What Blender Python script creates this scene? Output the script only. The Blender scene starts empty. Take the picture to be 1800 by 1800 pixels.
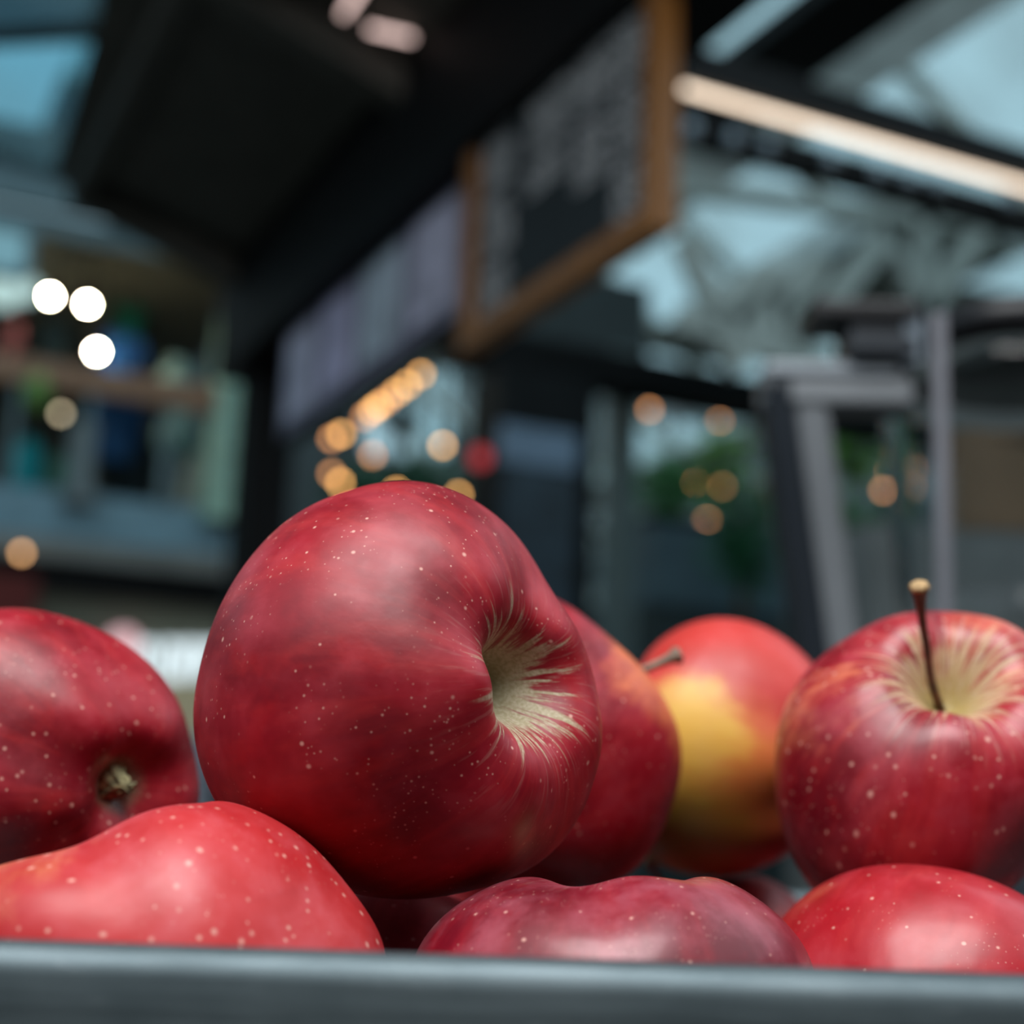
import bpy, bmesh, math, random
import numpy as np
from mathutils import Vector, Matrix

random.seed(7)
rng = np.random.default_rng(11)
sc = bpy.context.scene
col = sc.collection
PI = math.pi

# ------------------------------------------------------------------ camera
F = 2600.0                                   # focal length in pixels of the 1800 px frame
CAM = Vector((0.0, 0.0, 1.05))
yaw, pitch, roll = math.radians(25.9), math.atan(552 / F), math.radians(2.0)
fw = Vector((math.sin(yaw) * math.cos(pitch), math.cos(yaw) * math.cos(pitch), math.sin(pitch)))
r0 = Vector((math.cos(yaw), -math.sin(yaw), 0))
u0 = r0.cross(fw)
rt = r0 * math.cos(roll) + u0 * math.sin(roll)
up = -r0 * math.sin(roll) + u0 * math.cos(roll)
M = Matrix((rt, up, -fw)).transposed()       # camera axes in the world
cd = bpy.data.cameras.new('camera')
cam = bpy.data.objects.new('camera', cd)
col.objects.link(cam)
cam.matrix_world = Matrix.Translation(CAM) @ M.to_4x4()
cd.sensor_width = 36.0
cd.lens = 36.0 * F / 1800.0
cd.clip_start, cd.clip_end = 0.02, 100
cd.dof.use_dof = True
cd.dof.focus_distance = 0.275
cd.dof.aperture_fstop = (cd.lens / 1000) / 0.0061
cd.dof.aperture_blades = 0
sc.camera = cam

# ------------------------------------------------------------------ sky, daylight, exposure
w = bpy.data.worlds.new('overcast_sky')
sc.world = w
w.use_nodes = True
bg = w.node_tree.nodes['Background']
bg.inputs['Color'].default_value = (0.41, 0.62, 0.72, 1)
bg.inputs['Strength'].default_value = 1.3

def area(name, loc, aim, sx, sy, power, colour):
    l = bpy.data.lights.new(name, 'AREA')
    l.shape = 'RECTANGLE'; l.size = sx; l.size_y = sy
    l.energy = power; l.color = colour
    o = bpy.data.objects.new(name, l)
    col.objects.link(o)
    o.location = loc
    o.rotation_euler = (Vector(aim) - Vector(loc)).to_track_quat('-Z', 'Y').to_euler()
    return o
# daylight through the rooflight of the hall, high behind the stall
area('rooflight_daylight', (-0.70, -0.85, 3.60), (0.10, 0.25, 1.0), 2.9, 1.8, 150, (1.0, 0.97, 0.95))
sun = bpy.data.lights.new('hall_fill_sun', 'SUN')  # broad soft sun added to brighten the inside of the hall
sun.energy = 1.0; sun.angle = math.radians(100); sun.color = (.95, 1.0, 1.0)
so = bpy.data.objects.new('hall_fill_sun', sun); col.objects.link(so)
so.rotation_euler = (math.radians(18), math.radians(12), 0)

sc.view_settings.view_transform = 'Standard'
sc.view_settings.look = 'None'
sc.view_settings.gamma = 1
sc.view_settings.exposure = 0.0
sc.view_settings.use_curve_mapping = False
sc.cycles.use_denoising = True
sc.cycles.max_bounces = 10
sc.cycles.sample_clamp_indirect = 6
sc.cycles.caustics_reflective = False
sc.cycles.caustics_refractive = False

# ------------------------------------------------------------------ helpers
def ray(px, py):
    return (rt * ((px - 900) / F) - up * ((py - 900) / F) + fw)
def hx(px, py, X):
    d = ray(px, py); return CAM + d * ((X - CAM.x) / d.x)
def hy(px, py, Y):
    d = ray(px, py); return CAM + d * ((Y - CAM.y) / d.y)
def hz(px, py, Z):
    d = ray(px, py); return CAM + d * ((Z - CAM.z) / d.z)
def local(right, depth, height):             # a spot on the counter: metres right of, in front of, above the camera
    h = Vector((math.sin(yaw), math.cos(yaw), 0))
    return CAM + r0 * right + h * depth + Vector((0, 0, height))

def srgb(r, g, b):
    f = lambda c: (c / 255 / 12.92) if c / 255 <= .04045 else ((c / 255 + .055) / 1.055) ** 2.4
    return (f(r), f(g), f(b), 1)

class NT:
    """small wrapper for building node trees"""
    def __init__(s, name):
        s.m = bpy.data.materials.new(name); s.m.use_nodes = True
        s.t = s.m.node_tree; s.t.nodes.clear()
        s.out = s.t.nodes.new('ShaderNodeOutputMaterial')
    def n(s, typ, ins=None, **props):
        nd = s.t.nodes.new(typ)
        for k, v in props.items(): setattr(nd, k, v)
        for k, v in (ins or {}).items(): s.set(nd.inputs[k], v)
        return nd
    def set(s, sock, v):
        if isinstance(v, bpy.types.NodeSocket): s.t.links.new(v, sock)
        else: sock.default_value = v
    def math(s, op, a, b=0.0, c=0.0, clamp=False):
        nd = s.n('ShaderNodeMath', operation=op, use_clamp=clamp)
        for i, v in enumerate((a, b, c)): s.set(nd.inputs[i], v)
        return nd.outputs[0]
    def step(s, v, lo, hi, a=0.0, b=1.0):
        nd = s.n('ShaderNodeMapRange', interpolation_type='SMOOTHSTEP')
        for i, x in enumerate((v, lo, hi, a, b)): s.set(nd.inputs[i], x)
        return nd.outputs[0]
    def mix(s, f, a, b):
        nd = s.n('ShaderNodeMix', data_type='RGBA')
        s.set(nd.inputs[0], f); s.set(nd.inputs[6], a); s.set(nd.inputs[7], b)
        return nd.outputs[2]
    def noise(s, vec, scale, detail=3.0, rough=.55):
        nd = s.n('ShaderNodeTexNoise', {'Scale': scale, 'Detail': detail, 'Roughness': rough})
        if vec is not None: s.t.links.new(vec, nd.inputs['Vector'])
        return nd.outputs['Fac']
    def scale(s, vec, x, y, z):
        nd = s.n('ShaderNodeMapping'); s.t.links.new(vec, nd.inputs['Vector'])
        nd.inputs['Scale'].default_value = (x, y, z); return nd.outputs[0]
    def bsdf(s, **kw):
        b = s.n('ShaderNodeBsdfPrincipled')
        for k, v in kw.items(): s.set(b.inputs[k.replace('_', ' ')], v)
        s.t.links.new(b.outputs[0], s.out.inputs['Surface']); return b

def plain(name, c, rough=.6, metal=0.0, vary=.12, scale=6.0, spec=.4):
    """flat colour with a slight wear mottling"""
    t = NT(name)
    o = t.n('ShaderNodeTexCoord').outputs['Object']
    f = t.step(t.noise(o, scale, 4), .3, .7)
    lo = tuple(x * (1 - vary) for x in c[:3]) + (1,)
    hi = tuple(min(1, x * (1 + vary)) for x in c[:3]) + (1,)
    t.bsdf(Base_Color=t.mix(f, lo, hi), Roughness=rough, Metallic=metal, Specular_IOR_Level=spec)
    return t.m

def emit(name, c, strength):
    t = NT(name)
    e = t.n('ShaderNodeEmission', {'Color': c, 'Strength': strength})
    t.t.links.new(e.outputs[0], t.out.inputs['Surface']); return t.m

def wood(name, a, b, scale=3.0, rough=.5):
    t = NT(name)
    o = t.n('ShaderNodeTexCoord').outputs['Object']
    f = t.noise(t.scale(o, 14, 14, 1.2), scale, 5)
    t.bsdf(Base_Color=t.mix(t.step(f, .3, .7), a, b), Roughness=rough)
    return t.m

def glazing(name, tint, dirt=.25, rough=.1):
    """weathered roof glass: lets the sky through with a tint, grime in patches"""
    t = NT(name)
    o = t.n('ShaderNodeTexCoord').outputs['Object']
    f = t.step(t.noise(o, 1.3, 4), .35, .75, .0, dirt)
    tr = t.n('ShaderNodeBsdfTransparent', {'Color': tint})
    d = t.n('ShaderNodeBsdfTranslucent', {'Color': (.45, .50, .50, 1)})
    g = t.n('ShaderNodeBsdfGlossy', {'Roughness': rough})
    m1 = t.n('ShaderNodeMixShader'); t.set(m1.inputs[0], f)
    t.t.links.new(tr.outputs[0], m1.inputs[1]); t.t.links.new(d.outputs[0], m1.inputs[2])
    m2 = t.n('ShaderNodeMixShader', {0: .05})
    t.t.links.new(m1.outputs[0], m2.inputs[1]); t.t.links.new(g.outputs[0], m2.inputs[2])
    t.t.links.new(m2.outputs[0], t.out.inputs['Surface']); return t.m

# ---- mesh pieces
def bm_box(bm, lo, hi, bevel=0.0, rot=None):
    lo, hi = Vector(lo), Vector(hi)
    a = Vector([min(x, y) for x, y in zip(lo, hi)]); b = Vector([max(x, y) for x, y in zip(lo, hi)])
    r = bmesh.ops.create_cube(bm, size=1.0)
    vs = r['verts']
    for v in vs:
        v.co = Vector([a[i] + (v.co[i] + .5) * (b[i] - a[i]) for i in range(3)])
    if bevel:
        es = list({e for v in vs for e in v.link_edges})
        bmesh.ops.bevel(bm, geom=es, offset=bevel, segments=2, affect='EDGES', profile=.6)
    return vs
def bm_bar(bm, p, q, wid, hgt, upv=(0, 0, 1)):
    """rectangular bar from p to q"""
    p, q = Vector(p), Vector(q)
    d = (q - p).normalized(); upv = Vector(upv)
    s = d.cross(upv)
    if s.length < 1e-4: s = d.cross(Vector((1, 0, 0)))
    s.normalize(); t = s.cross(d)
    vs = [bm.verts.new(c + s * wid / 2 * i + t * hgt / 2 * j) for c in (p, q) for i, j in ((-1, -1), (1, -1), (1, 1), (-1, 1))]
    for f in ((0, 1, 2, 3), (7, 6, 5, 4), (0, 4, 5, 1), (1, 5, 6, 2), (2, 6, 7, 3), (3, 7, 4, 0)):
        bm.faces.new([vs[i] for i in f])
def bm_tube(bm, pts, rad, seg=10, cap=True):
    pts = [Vector(p) for p in pts]
    rad = rad if hasattr(rad, '__len__') else [rad] * len(pts)
    rings = []; side = None
    for i, p in enumerate(pts):
        d = (pts[min(i + 1, len(pts) - 1)] - pts[max(i - 1, 0)]).normalized()
        if side is None:
            side = d.orthogonal().normalized()
        side = (side - d * side.dot(d)).normalized(); t = d.cross(side)
        rings.append([bm.verts.new(p + (side * math.cos(k * 2 * PI / seg) + t * math.sin(k * 2 * PI / seg)) * rad[i]) for k in range(seg)])
    for a, b in zip(rings, rings[1:]):
        for k in range(seg):
            bm.faces.new((a[k], a[(k + 1) % seg], b[(k + 1) % seg], b[k]))
    if cap:
        bm.faces.new(rings[0][::-1]); bm.faces.new(rings[-1])
def bm_lathe(bm, prof, c=(0, 0, 0), seg=32, sq=None):
    """revolve (radius, height) pairs; sq = exponent of a rounded square outline"""
    c = Vector(c); rings = []
    for r, z in prof:
        ring = []
        for k in range(seg):
            a = k * 2 * PI / seg; cx, cy = math.cos(a), math.sin(a)
            g = 1.0 if sq is None else (abs(cx) ** sq + abs(cy) ** sq) ** (-1 / sq)
            ring.append(bm.verts.new(c + Vector((r * g * cx, r * g * cy, z))))
        rings.append(ring)
    for a, b in zip(rings, rings[1:]):
        for k in range(seg):
            bm.faces.new((a[k], a[(k + 1) % seg], b[(k + 1) % seg], b[k]))
    return rings
def bm_prism(bm, pts, off):
    """closed outline pts swept along off"""
    off = Vector(off)
    a = [bm.verts.new(Vector(p)) for p in pts]; b = [bm.verts.new(Vector(p) + off) for p in pts]
    bm.faces.new(a[::-1]); bm.faces.new(b); n = len(a)
    for i in range(n): bm.faces.new((a[i], a[(i + 1) % n], b[(i + 1) % n], b[i]))

def obj(name, bm, mat, parent=None, smooth=False, bevel=0.0):
    bmesh.ops.recalc_face_normals(bm, faces=bm.faces)
    me = bpy.data.meshes.new(name); bm.to_mesh(me); bm.free()
    o = bpy.data.objects.new(name, me); col.objects.link(o)
    me.materials.append(mat)
    if smooth: me.polygons.foreach_set('use_smooth', [True] * len(me.polygons))
    if parent:
        o.parent = parent
        o.matrix_parent_inverse = Matrix.Translation(-Vector(parent.location)) if parent.type == 'EMPTY' and parent.parent is None else Matrix.Identity(4)
    if bevel:
        b = o.modifiers.new('soft_edges', 'BEVEL'); b.width = bevel; b.segments = 3; b.limit_method = 'ANGLE'
    return o
def tag(o, label=None, cat=None, group=None, kind=None):
    if label: o['label'] = label
    if cat: o['category'] = cat
    if group: o['group'] = group
    if kind: o['kind'] = kind
    return o
def thing(name, loc, label, cat, group=None):
    o = bpy.data.objects.new(name, None); o.empty_display_size = .05
    col.objects.link(o); o.location = loc
    return tag(o, label, cat, group)
def BM(): return bmesh.new()
def struct(name, bm, mat, label=None, cat=None, parent=None, **k):
    o = obj(name, bm, mat, parent, **k); o['kind'] = 'structure'
    if label: tag(o, label, cat)
    return o

# ------------------------------------------------------------------ materials of the hall
M_black = plain('black_painted_steel', (.0045, .0045, .005, 1), .6, spec=.12)
M_soft = plain('dark_roof_boards', (.075, .075, .068, 1), .85, spec=.15)
M_wall = plain('dark_grey_render', (.040, .050, .052, 1), .8)
M_floor = plain('dark_floor_slabs', (.14, .135, .125, 1), .7)
M_trussm = plain('grey_green_steel', (.42, .45, .42, 1), .6)
M_purl = plain('pale_painted_steel', (.70, .78, .78, 1), .6)
M_oak = wood('oiled_timber', (.17, .066, .012, 1), (.27, .112, .022, 1))
M_slate = plain('black_chalkboard', (.010, .016, .020, 1), .7)
M_chalk = plain('white_chalk', (.62, .66, .70, 1), .9, vary=.3, scale=40)
M_glassroof = glazing('weathered_roof_glass', (.86, .90, .90, 1), .4)
M_glassleft = glazing('ribbed_roof_glass', (.50, .70, .76, 1), .25)
M_glassdim = glazing('grimy_roof_glass', (.22, .30, .33, 1), .45)
M_clear = glazing('window_glass', (.95, .98, .98, 1), .05)

# ================================================================== THE HALL
bm = BM(); bm_box(bm, (-9, -5, -.1), (12, 16, 0)); struct('floor', bm, M_floor)
bm = BM(); bm_box(bm, (-9, -2.8, 0), (12, -2.6, 3.6)); struct('wall_back_light_block', bm, M_black)  # unseen, set close and black to block low light from behind the camera
bm = BM(); bm_box(bm, (-9.2, -5, 0), (-9, 16, 5)); struct('wall_left', bm, M_wall)
bm = BM(); bm_box(bm, (12, -5, 0), (12.2, 16, 6.6)); struct('wall_right', bm, M_wall)

# far wall with three window openings
YF = 15.0
def far_rect(x0, y0, x1, y1):
    a = hy(x0, y1, YF); b = hy(x1, y0, YF); return a.x, a.z, b.x, b.z
wins = [far_rect(640, 700, 735, 800), far_rect(735, 645, 806, 800), far_rect(1112, 742, 1250, 806)]
xs = sorted({-9, 12} | {v for q in wins for v in (q[0], q[2])}); zs = sorted({0, 6.6} | {v for q in wins for v in (q[1], q[3])})
bm = BM()
for i in range(len(xs) - 1):
    for j in range(len(zs) - 1):
        cx, cz = (xs[i] + xs[i + 1]) / 2, (zs[j] + zs[j + 1]) / 2
        if any(q[0] < cx < q[2] and q[1] < cz < q[3] for q in wins): continue
        bm_box(bm, (xs[i], YF, zs[j]), (xs[i + 1], YF + .2, zs[j + 1]))
struct('wall_far', bm, M_wall)
for k, q in enumerate(wins):
    bm = BM()
    for a, b in (((q[0], q[1]), (q[2], q[1])), ((q[0], q[3]), (q[2], q[3])), ((q[0], q[1]), (q[0], q[3])), ((q[2], q[1]), (q[2], q[3])),
                 (((q[0] + q[2]) / 2, q[1]), ((q[0] + q[2]) / 2, q[3]))):
        bm_bar(bm, (a[0], YF + .05, a[1]), (b[0], YF + .05, b[1]), .05, .05, (0, 1, 0))
    wf = struct('window_%d' % (k + 1), bm, M_black)
    bm = BM(); bm_box(bm, (q[0], YF + .06, q[1]), (q[2], YF + .07, q[3])); obj('pane', bm, M_clear, wf)

# glazed roof slope over the aisle beyond the stall: z = RZ - RS*(x - RX)
RX, RZ, RS = 5.33, 4.69, .65
def roofz(x): return RZ - RS * (x - RX)
def hit_roof(px, py, off=0.0):
    d = ray(px, py); t = (RZ + off + RS * RX - CAM.z) / (d.z + RS * d.x); return CAM + d * t
bays = []
bm = BM()
y0s = np.arange(2.2, 13.4, 1.1)
for y in y0s:
    bm_bar(bm, (1.5, y, roofz(1.5)), (8.6, y, roofz(8.6)), .06, .08)
bars = struct('ceiling_rafters', bm, M_trussm)
bm = BM()
for x in (3.0, 4.6, 6.2, 7.9):
    bm_bar(bm, (x, 2, roofz(x) - .16), (x, 13, roofz(x) - .16), .22 if x != 4.6 else .34, .14, (RS, 0, 1))
struct('ceiling_purlins', bm, M_purl)
k = 4
for i in range(len(y0s) - 1):
    for xa, xb in ((1.5, 4.6), (4.6, 8.6)):
        bm = BM()
        a, b = y0s[i] + .04, y0s[i + 1] - .04
        bm_prism(bm, [(xa, a, roofz(xa)), (xb, a, roofz(xb)), (xb, b, roofz(xb)), (xa, b, roofz(xa))], (0, 0, .012))
        struct('window_%d' % k, bm, M_glassroof if i % 4 != 1 or xa > 4 else M_glassdim); k += 1

# roof truss under the far half of the glazing
YT = 5.6
bm = BM()
for p, q, wd in (((1740, 375), (1610, 570), .10), ((1545, 385), (1625, 560), .08), ((1565, 400), (1410, 590), .12), ((1440, 460), (1275, 640), .14),
                 ((1365, 470), (1372, 625), .11), ((1622, 340), (1622, 580), .10), ((1235, 560), (1345, 480), .13), ((1200, 420), (1290, 620), .11),
                 ((1190, 560), (1420, 640), .12), ((1180, 330), (1830, 410), .08)):
    bm_bar(bm, hy(*p, YT), hy(*q, YT), wd, .08, (0, 1, 0))
struct('ceiling_truss', bm, M_trussm)

# boarded gable behind the truss, below the glazing
gp = [hy(*p, YT + .25) for p in ((1575, 355), (1840, 405), (1840, 432), (1685, 500), (1840, 525), (1490, 590), (1400, 600), (1290, 640), (1150, 612), (1150, 575), (1330, 505))]
bm = BM(); bm_prism(bm, gp, (0, .05, 0)); struct('wall_gable', bm, plain('olive_gable_boards', (.075, .080, .066, 1), .8, vary=.3, scale=2))
bm = BM(); bm_bar(bm, hy(1600, 335, YT + .1), hy(1235, 545, YT + .1), .15, .12, (0, 1, 0)); struct('beam_gable', bm, M_purl)
# dark gutter beam that runs along the aisle and the lower cross beams
bm = BM(); p, q = hx(1255, 185, 3.1), hx(1640, -95, 3.1)
bm_bar(bm, p + (p - q) * .1, q + (q - p) * .2, .34, .08); struct('beam_gutter', bm, M_black)
bm = BM(); bm_bar(bm, hy(1195, -60, 5.2), hy(1225, 190, 5.2), .16, .06, (0, 1, 0)); struct('beam_brace', bm, M_black)
# black lintel over the stall opening opposite
a, b = hy(800, 562, 6.6), hy(1850, 790, 6.6)
bm = BM(); bm_box(bm, (a.x, 6.6, a.z - .19), (b.x + 2, 6.85, a.z)); struct('beam_lintel', bm, M_black)
# wall piece above the lintel, behind the chalkboard
a, b = hy(985, 470, 7.2), hy(1140, 610, 7.2)
bm = BM(); bm_box(bm, (a.x - 1.2, 7.2, b.z - .1), (b.x, 7.3, a.z)); struct('wall_panel', bm, M_wall)

# ------------------------------------------------------------------ the stall's own dark roof: slope down to its edge beam
XB = 1.42
def sof(x): return CAM.z + 1.95 + .30 * (1.5 - x)
def hit_sof(px, py):
    d = ray(px, py); t = (CAM.z + 1.95 + .30 * 1.5 - CAM.z) / (d.z + .30 * d.x); return CAM + d * t
YE = 5.13
def sofpt(x, y): return Vector((x, y, sof(x)))
def on_roof(quad): return [hit_sof(*p) for p in quad]
panes = [on_roof([(188, -70), (168, 54), (-160, 74), (-160, -70)]), on_roof([(163, 74), (92, 312), (-30, 262), (-160, 204), (-160, 92)])]
def fill(bm, loops):
    es = []
    for lp in loops:
        vs = [bm.verts.new(p) for p in lp]
        es += [bm.edges.new((vs[i], vs[(i + 1) % len(vs)])) for i in range(len(vs))]
    bmesh.ops.triangle_fill(bm, use_beauty=True, use_dissolve=False, edges=es)
bm = BM()
outer = [sofpt(-3.0, -2.6), sofpt(XB + .12, -2.6), sofpt(XB + .12, YE), sofpt(-3.0, YE + .22)]  # unseen stretch over the tray added to keep ambient sky light off the apples
rl = [sofpt(-2.6, -2.3), sofpt(1.0, -2.3), sofpt(1.0, .35), sofpt(-2.6, .35)]        # opening left in the added stretch for the area lamp
fill(bm, [outer, rl] + panes)
ge = bmesh.ops.extrude_face_region(bm, geom=bm.faces[:])
bmesh.ops.translate(bm, verts=[v for v in ge['geom'] if isinstance(v, bmesh.types.BMVert)], vec=(0, 0, .03))
struct('ceiling', bm, M_soft)
bm = BM()
for y in (3.45, 5.06):
    x0_ = .72
    bm_bar(bm, (x0_, y, sof(x0_) - .05), (XB - .1, y, sof(XB) - .05), .09, .09)
bm_bar(bm, (.72, 2.7, sof(.72) - .05), (.72, 5.1, sof(.72) - .05), .06, .09)
struct('ceiling_joists', bm, M_soft)
for k2, q in enumerate(panes):
    bm = BM(); bm_prism(bm, q, (0, 0, .008))
    struct('window_%d' % (90 + k2), bm, M_glassleft if k2 else M_glassdim)
# edge beam and corner post
bt = hx(480, 470, XB).z; bb = hx(500, 552, XB).z
bm = BM(); bm_box(bm, (XB - .13, 1.2, hx(850, 222, XB - .13).z), (XB + .12, 5.22, bt + .02)); struct('beam_edge', bm, M_black)
bm = BM(); p = hx(470, 700, XB + .02); bm_box(bm, (XB - .06, p.y - .09, 0), (XB + .10, p.y + .09, bb + .05)); struct('column_corner', bm, M_black)

# ================================================================== SIGNS ON THE STALL
def board_pt(px, py): return hx(px, py, XB - .035)
# pale fascia sign
ya, yb = board_pt(505, 700).y, board_pt(835, 380).y
za, zb = board_pt(505, 772).z, board_pt(505, 575).z
fs = thing('fascia_sign', (XB - .03, ya, za), 'long pale lilac fascia sign with washed-out lettering under the black edge beam', 'sign')
M_lil = plain('lilac_sign_face', (.20, .20, .28, 1), .7, vary=.25, scale=5)
bm = BM(); bm_box(bm, (XB - .05, yb + .03, za), (XB - .03, ya, zb)); obj('sign_face', bm, M_lil, fs)
bm = BM(); bm_box(bm, (XB - .06, yb + .03, za - .025), (XB - .02, ya, za)); bm_box(bm, (XB - .06, yb + .03, zb), (XB - .02, ya, zb + .02)); obj('sign_trim', bm, M_black, fs)
# washed-out picture panels on the sign
for (u0_, u1_, c) in ((.05, .24, (.50, .50, .66, 1)), (.30, .50, (.44, .52, .62, 1)), (.55, .74, (.52, .50, .72, 1)), (.79, .97, (.60, .60, .80, 1))):
    bm = BM(); bm_box(bm, (XB - .055, yb + (ya - yb) * u0_, za + .05), (XB - .0495, yb + (ya - yb) * u1_, zb - .07)); obj('sign_print', bm, plain('sign_print', c, .7, vary=.3, scale=9), fs)

# chalkboard menu in a timber frame
pl, pr = board_pt(850, 640), board_pt(1208, 400)
yl, yr = pl.y, pr.y
zb_ = (pl.z + pr.z) / 2; zt_ = board_pt(862, 205).z + .10
mb = thing('menu_board', (XB - .05, (yl + yr) / 2, zb_), 'black chalkboard menu in a warm brown timber frame hanging from the edge beam', 'menu board')
bm = BM(); bm_box(bm, (XB - .085, yr + .01, zb_ + .01), (XB - .065, yl - .01, zt_ - .01)); obj('slate', bm, M_slate, mb)
fwid = .052
for (a, b) in (((yr, zb_), (yr + fwid, zt_)), ((yl - fwid, zb_), (yl, zt_)), ((yr + fwid, zb_), (yl - fwid, zb_ + fwid)), ((yr + fwid, zt_ - fwid), (yl - fwid, zt_))):
    bm = BM(); bm_box(bm, (XB - .105, a[0], a[1]), (XB - .055, b[0], b[1]), .004); obj('frame_rail', bm, M_oak, mb)
bm = BM()
H = zt_ - zb_ - 2 * fwid; Wd = (yl - yr) - 2 * fwid
cols = ((.03, .22, 1.0), (.33, .58, .64), (.62, .80, .80), (.83, .96, .97))   # in board widths from the far side; how far down each column is written
for c0, c1, dn in cols:
    nrow = 34
    for r_ in range(nrow):
        fr = (r_ + .6) / nrow
        if fr > dn: continue
        if (r_ % 9 == 8): continue
        zz = zt_ - fwid - fr * H
        y = yl - fwid - c0 * Wd
        yend = yl - fwid - c1 * Wd - random.uniform(-.2, .1) * (c1 - c0) * Wd
        while y > yend:
            ln = random.uniform(.012, .04)
            pts = []
            n = int(ln / .004) + 2
            for q in range(n):
                pts.append((XB - .0865, y - ln * q / n, zz + random.uniform(-.0075, .0075)))
            for p_, q_ in zip(pts, pts[1:]): bm_bar(bm, p_, q_, .0035, .0015, (1, 0, 0))
            y -= ln + .008
w_ = obj('chalk_writing', bm, M_chalk, mb); w_['label'] = 'columns of small white chalk handwriting'
for y in (yr + .15, yl - .15):
    bm = BM(); bm_tube(bm, [(XB - .07, y, zt_ - .01), (XB - .04, y, zt_ + .12)], .004, 8); obj('hanger', bm, M_black, mb)

# ================================================================== LAMPS
# bare linear lamp on a dark channel
def linear_lamp(name, p, q, rad, strength, label, group, housing=True, colr=(1, .80, .62, 1)):
    p, q = Vector(p), Vector(q)
    t = thing(name, (p + q) / 2, label, 'light', group)
    bm = BM(); bm_tube(bm, [p, q], rad, 12); obj('lamp_tube', bm, emit('warm_led', colr, strength), t)
    if housing:
        d = Vector((0, 0, .070)); bm = BM(); bm_bar(bm, p + d, q + d, .06, .11); obj('lamp_channel', bm, M_black, t)
    return t
YL = 3.3
a = hy(1203, 176, YL); b = hy(1830, 318, YL)
linear_lamp('linear_lamp', (a.x, YL, (a.z + b.z) / 2), (b.x + .5, YL, (a.z + b.z) / 2), .010, 2.6, 'long warm linear lamp hung on a black channel below the glazed roof', None)
# black cross bar with added pale heads standing in for bright gaps just below the lamp
zc = hy(1400, 285, YL + .35).z
xa, xb = hy(1200, 230, YL + .35).x, hy(1850, 350, YL + .35).x
bm = BM(); bm_box(bm, (xa - .02, YL + .30, zc - .045), (xb + .6, YL + .38, zc + .05)); struct('beam_track', bm, M_black)
M_head = plain('pale_grey_head', (.30, .36, .42, 1), .4)
for i, (px, py) in enumerate(((1216, 225), (1290, 243), (1350, 256), (1462, 278), (1545, 300), (1600, 312), (1650, 322), (1775, 348))):
    c = hy(px, py, YL + .27)
    lab = ['beside the board frame', 'second from the board frame', 'third from the board frame', 'fourth from the board frame',
           'fifth from the board frame', 'sixth from the board frame', 'seventh from the board frame', 'farthest from the board frame'][i]
    t = thing('stand_in_head', c, 'small pale grey spotlight on the black bar, ' + lab, 'stand_in_head', 'stand-in heads on the black bar')
    bm = BM(); bm_lathe(bm, [(.001, -.03), (.022, -.03), (.024, -.01), (.018, .02), (.001, .025)], c, 16); obj('shade', bm, M_head, t, True)
    bm = BM(); bm_tube(bm, [c + Vector((0, 0, .02)), (c.x, YL + .31, zc)], .005, 8); obj('bracket', bm, M_black, t)
# two short lamps under the dark stall roof
for i, (p1, p2, lb) in enumerate((((648, 50), (724, 67), 'short pinkish strip lamp lying crosswise under the dark stall roof'), ((604, 25), (640, -28), 'short pinkish strip lamp running off the top edge under the dark stall roof'))):
    z = sof(.9) - .13
    a, b = hz(*p1, z), hz(*p2, z)
    lp = linear_lamp('strip_lamp', a, b, .007, 2.0, lb, 'strip lamps under the stall roof', False, (1, .72, .66, 1))
    for e in (a, b):
        bm = BM(); bm_tube(bm, [e, (e.x, e.y, sof(e.x))], .004, 8); obj('drop_rod', bm, M_black, lp)

# string of warm bulbs beyond the post, bulbs round the planting opposite
M_bulb = emit('warm_filament', (1.0, .50, .15, 1), 10)
M_bulbd = emit('dim_filament', (1.0, .42, .15, 1), 6)
M_cap = M_black
M_bglass = None
def bulb(c, mat, label, group, r=.020):
    t = thing('light_bulb', c, label, 'light bulb', group)
    bm = BM(); bmesh.ops.create_icosphere(bm, subdivisions=2, radius=r, matrix=Matrix.Translation(c)); obj('globe', bm, mat, t, True)
    bm = BM(); bm_tube(bm, [c + Vector((0, 0, r * .8)), c + Vector((0, 0, r * 2.6))], r * .55, 10); obj('socket', bm, M_cap, t)
    return t
YS = 8.0
row = [(740, 658, 1), (716, 676, 1), (697, 690, 1), (681, 703, 0), (667, 712, 1), (655, 722, 1), (641, 733, 0), (600, 763, 1), (583, 771, 0)]
where = ['uppermost, against the pale window', 'second down the slope', 'third down the slope', 'fourth down, half hidden by its neighbours', 'fifth down the slope', 'sixth down, brightest of the row', 'seventh down, dim and alone below the cluster', 'eighth down, front one of the lowest pair', 'lowest, dimmer one of the lowest pair']
pts = []
for (px, py, br), wl in zip(row, where):
    c = hy(px, py, YS); pts.append(c + Vector((0, 0, .062)))
    bulb(c, M_bulb if br else M_bulbd, 'amber bulb of the sloping festoon, ' + wl, 'festoon bulbs beyond the corner post')
bm = BM(); bm_tube(bm, [pts[0] + Vector((.6, 0, .35))] + pts + [pts[-1] + Vector((-.6, 0, -.25))], .006, 6)
tag(obj('festoon_cable', bm, M_black), 'thin black cable carrying the sloping row of amber bulbs', 'cable')
loose = [(655, 800, 0, 'dim amber bulb hanging alone before the pale far window'), (778, 783, 1, 'amber bulb hanging alone beside the black cooler'),
         (583, 833, 0, 'dim reddish bulb just above the large apple, back one of a pair'), (598, 848, 1, 'amber bulb just above the large apple, front one of a pair'),
         (697, 863, 1, 'amber bulb peeping over the crown of the large apple'), (806, 870, 1, 'pale amber bulb peeping over the shoulder of the large apple')]
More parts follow.
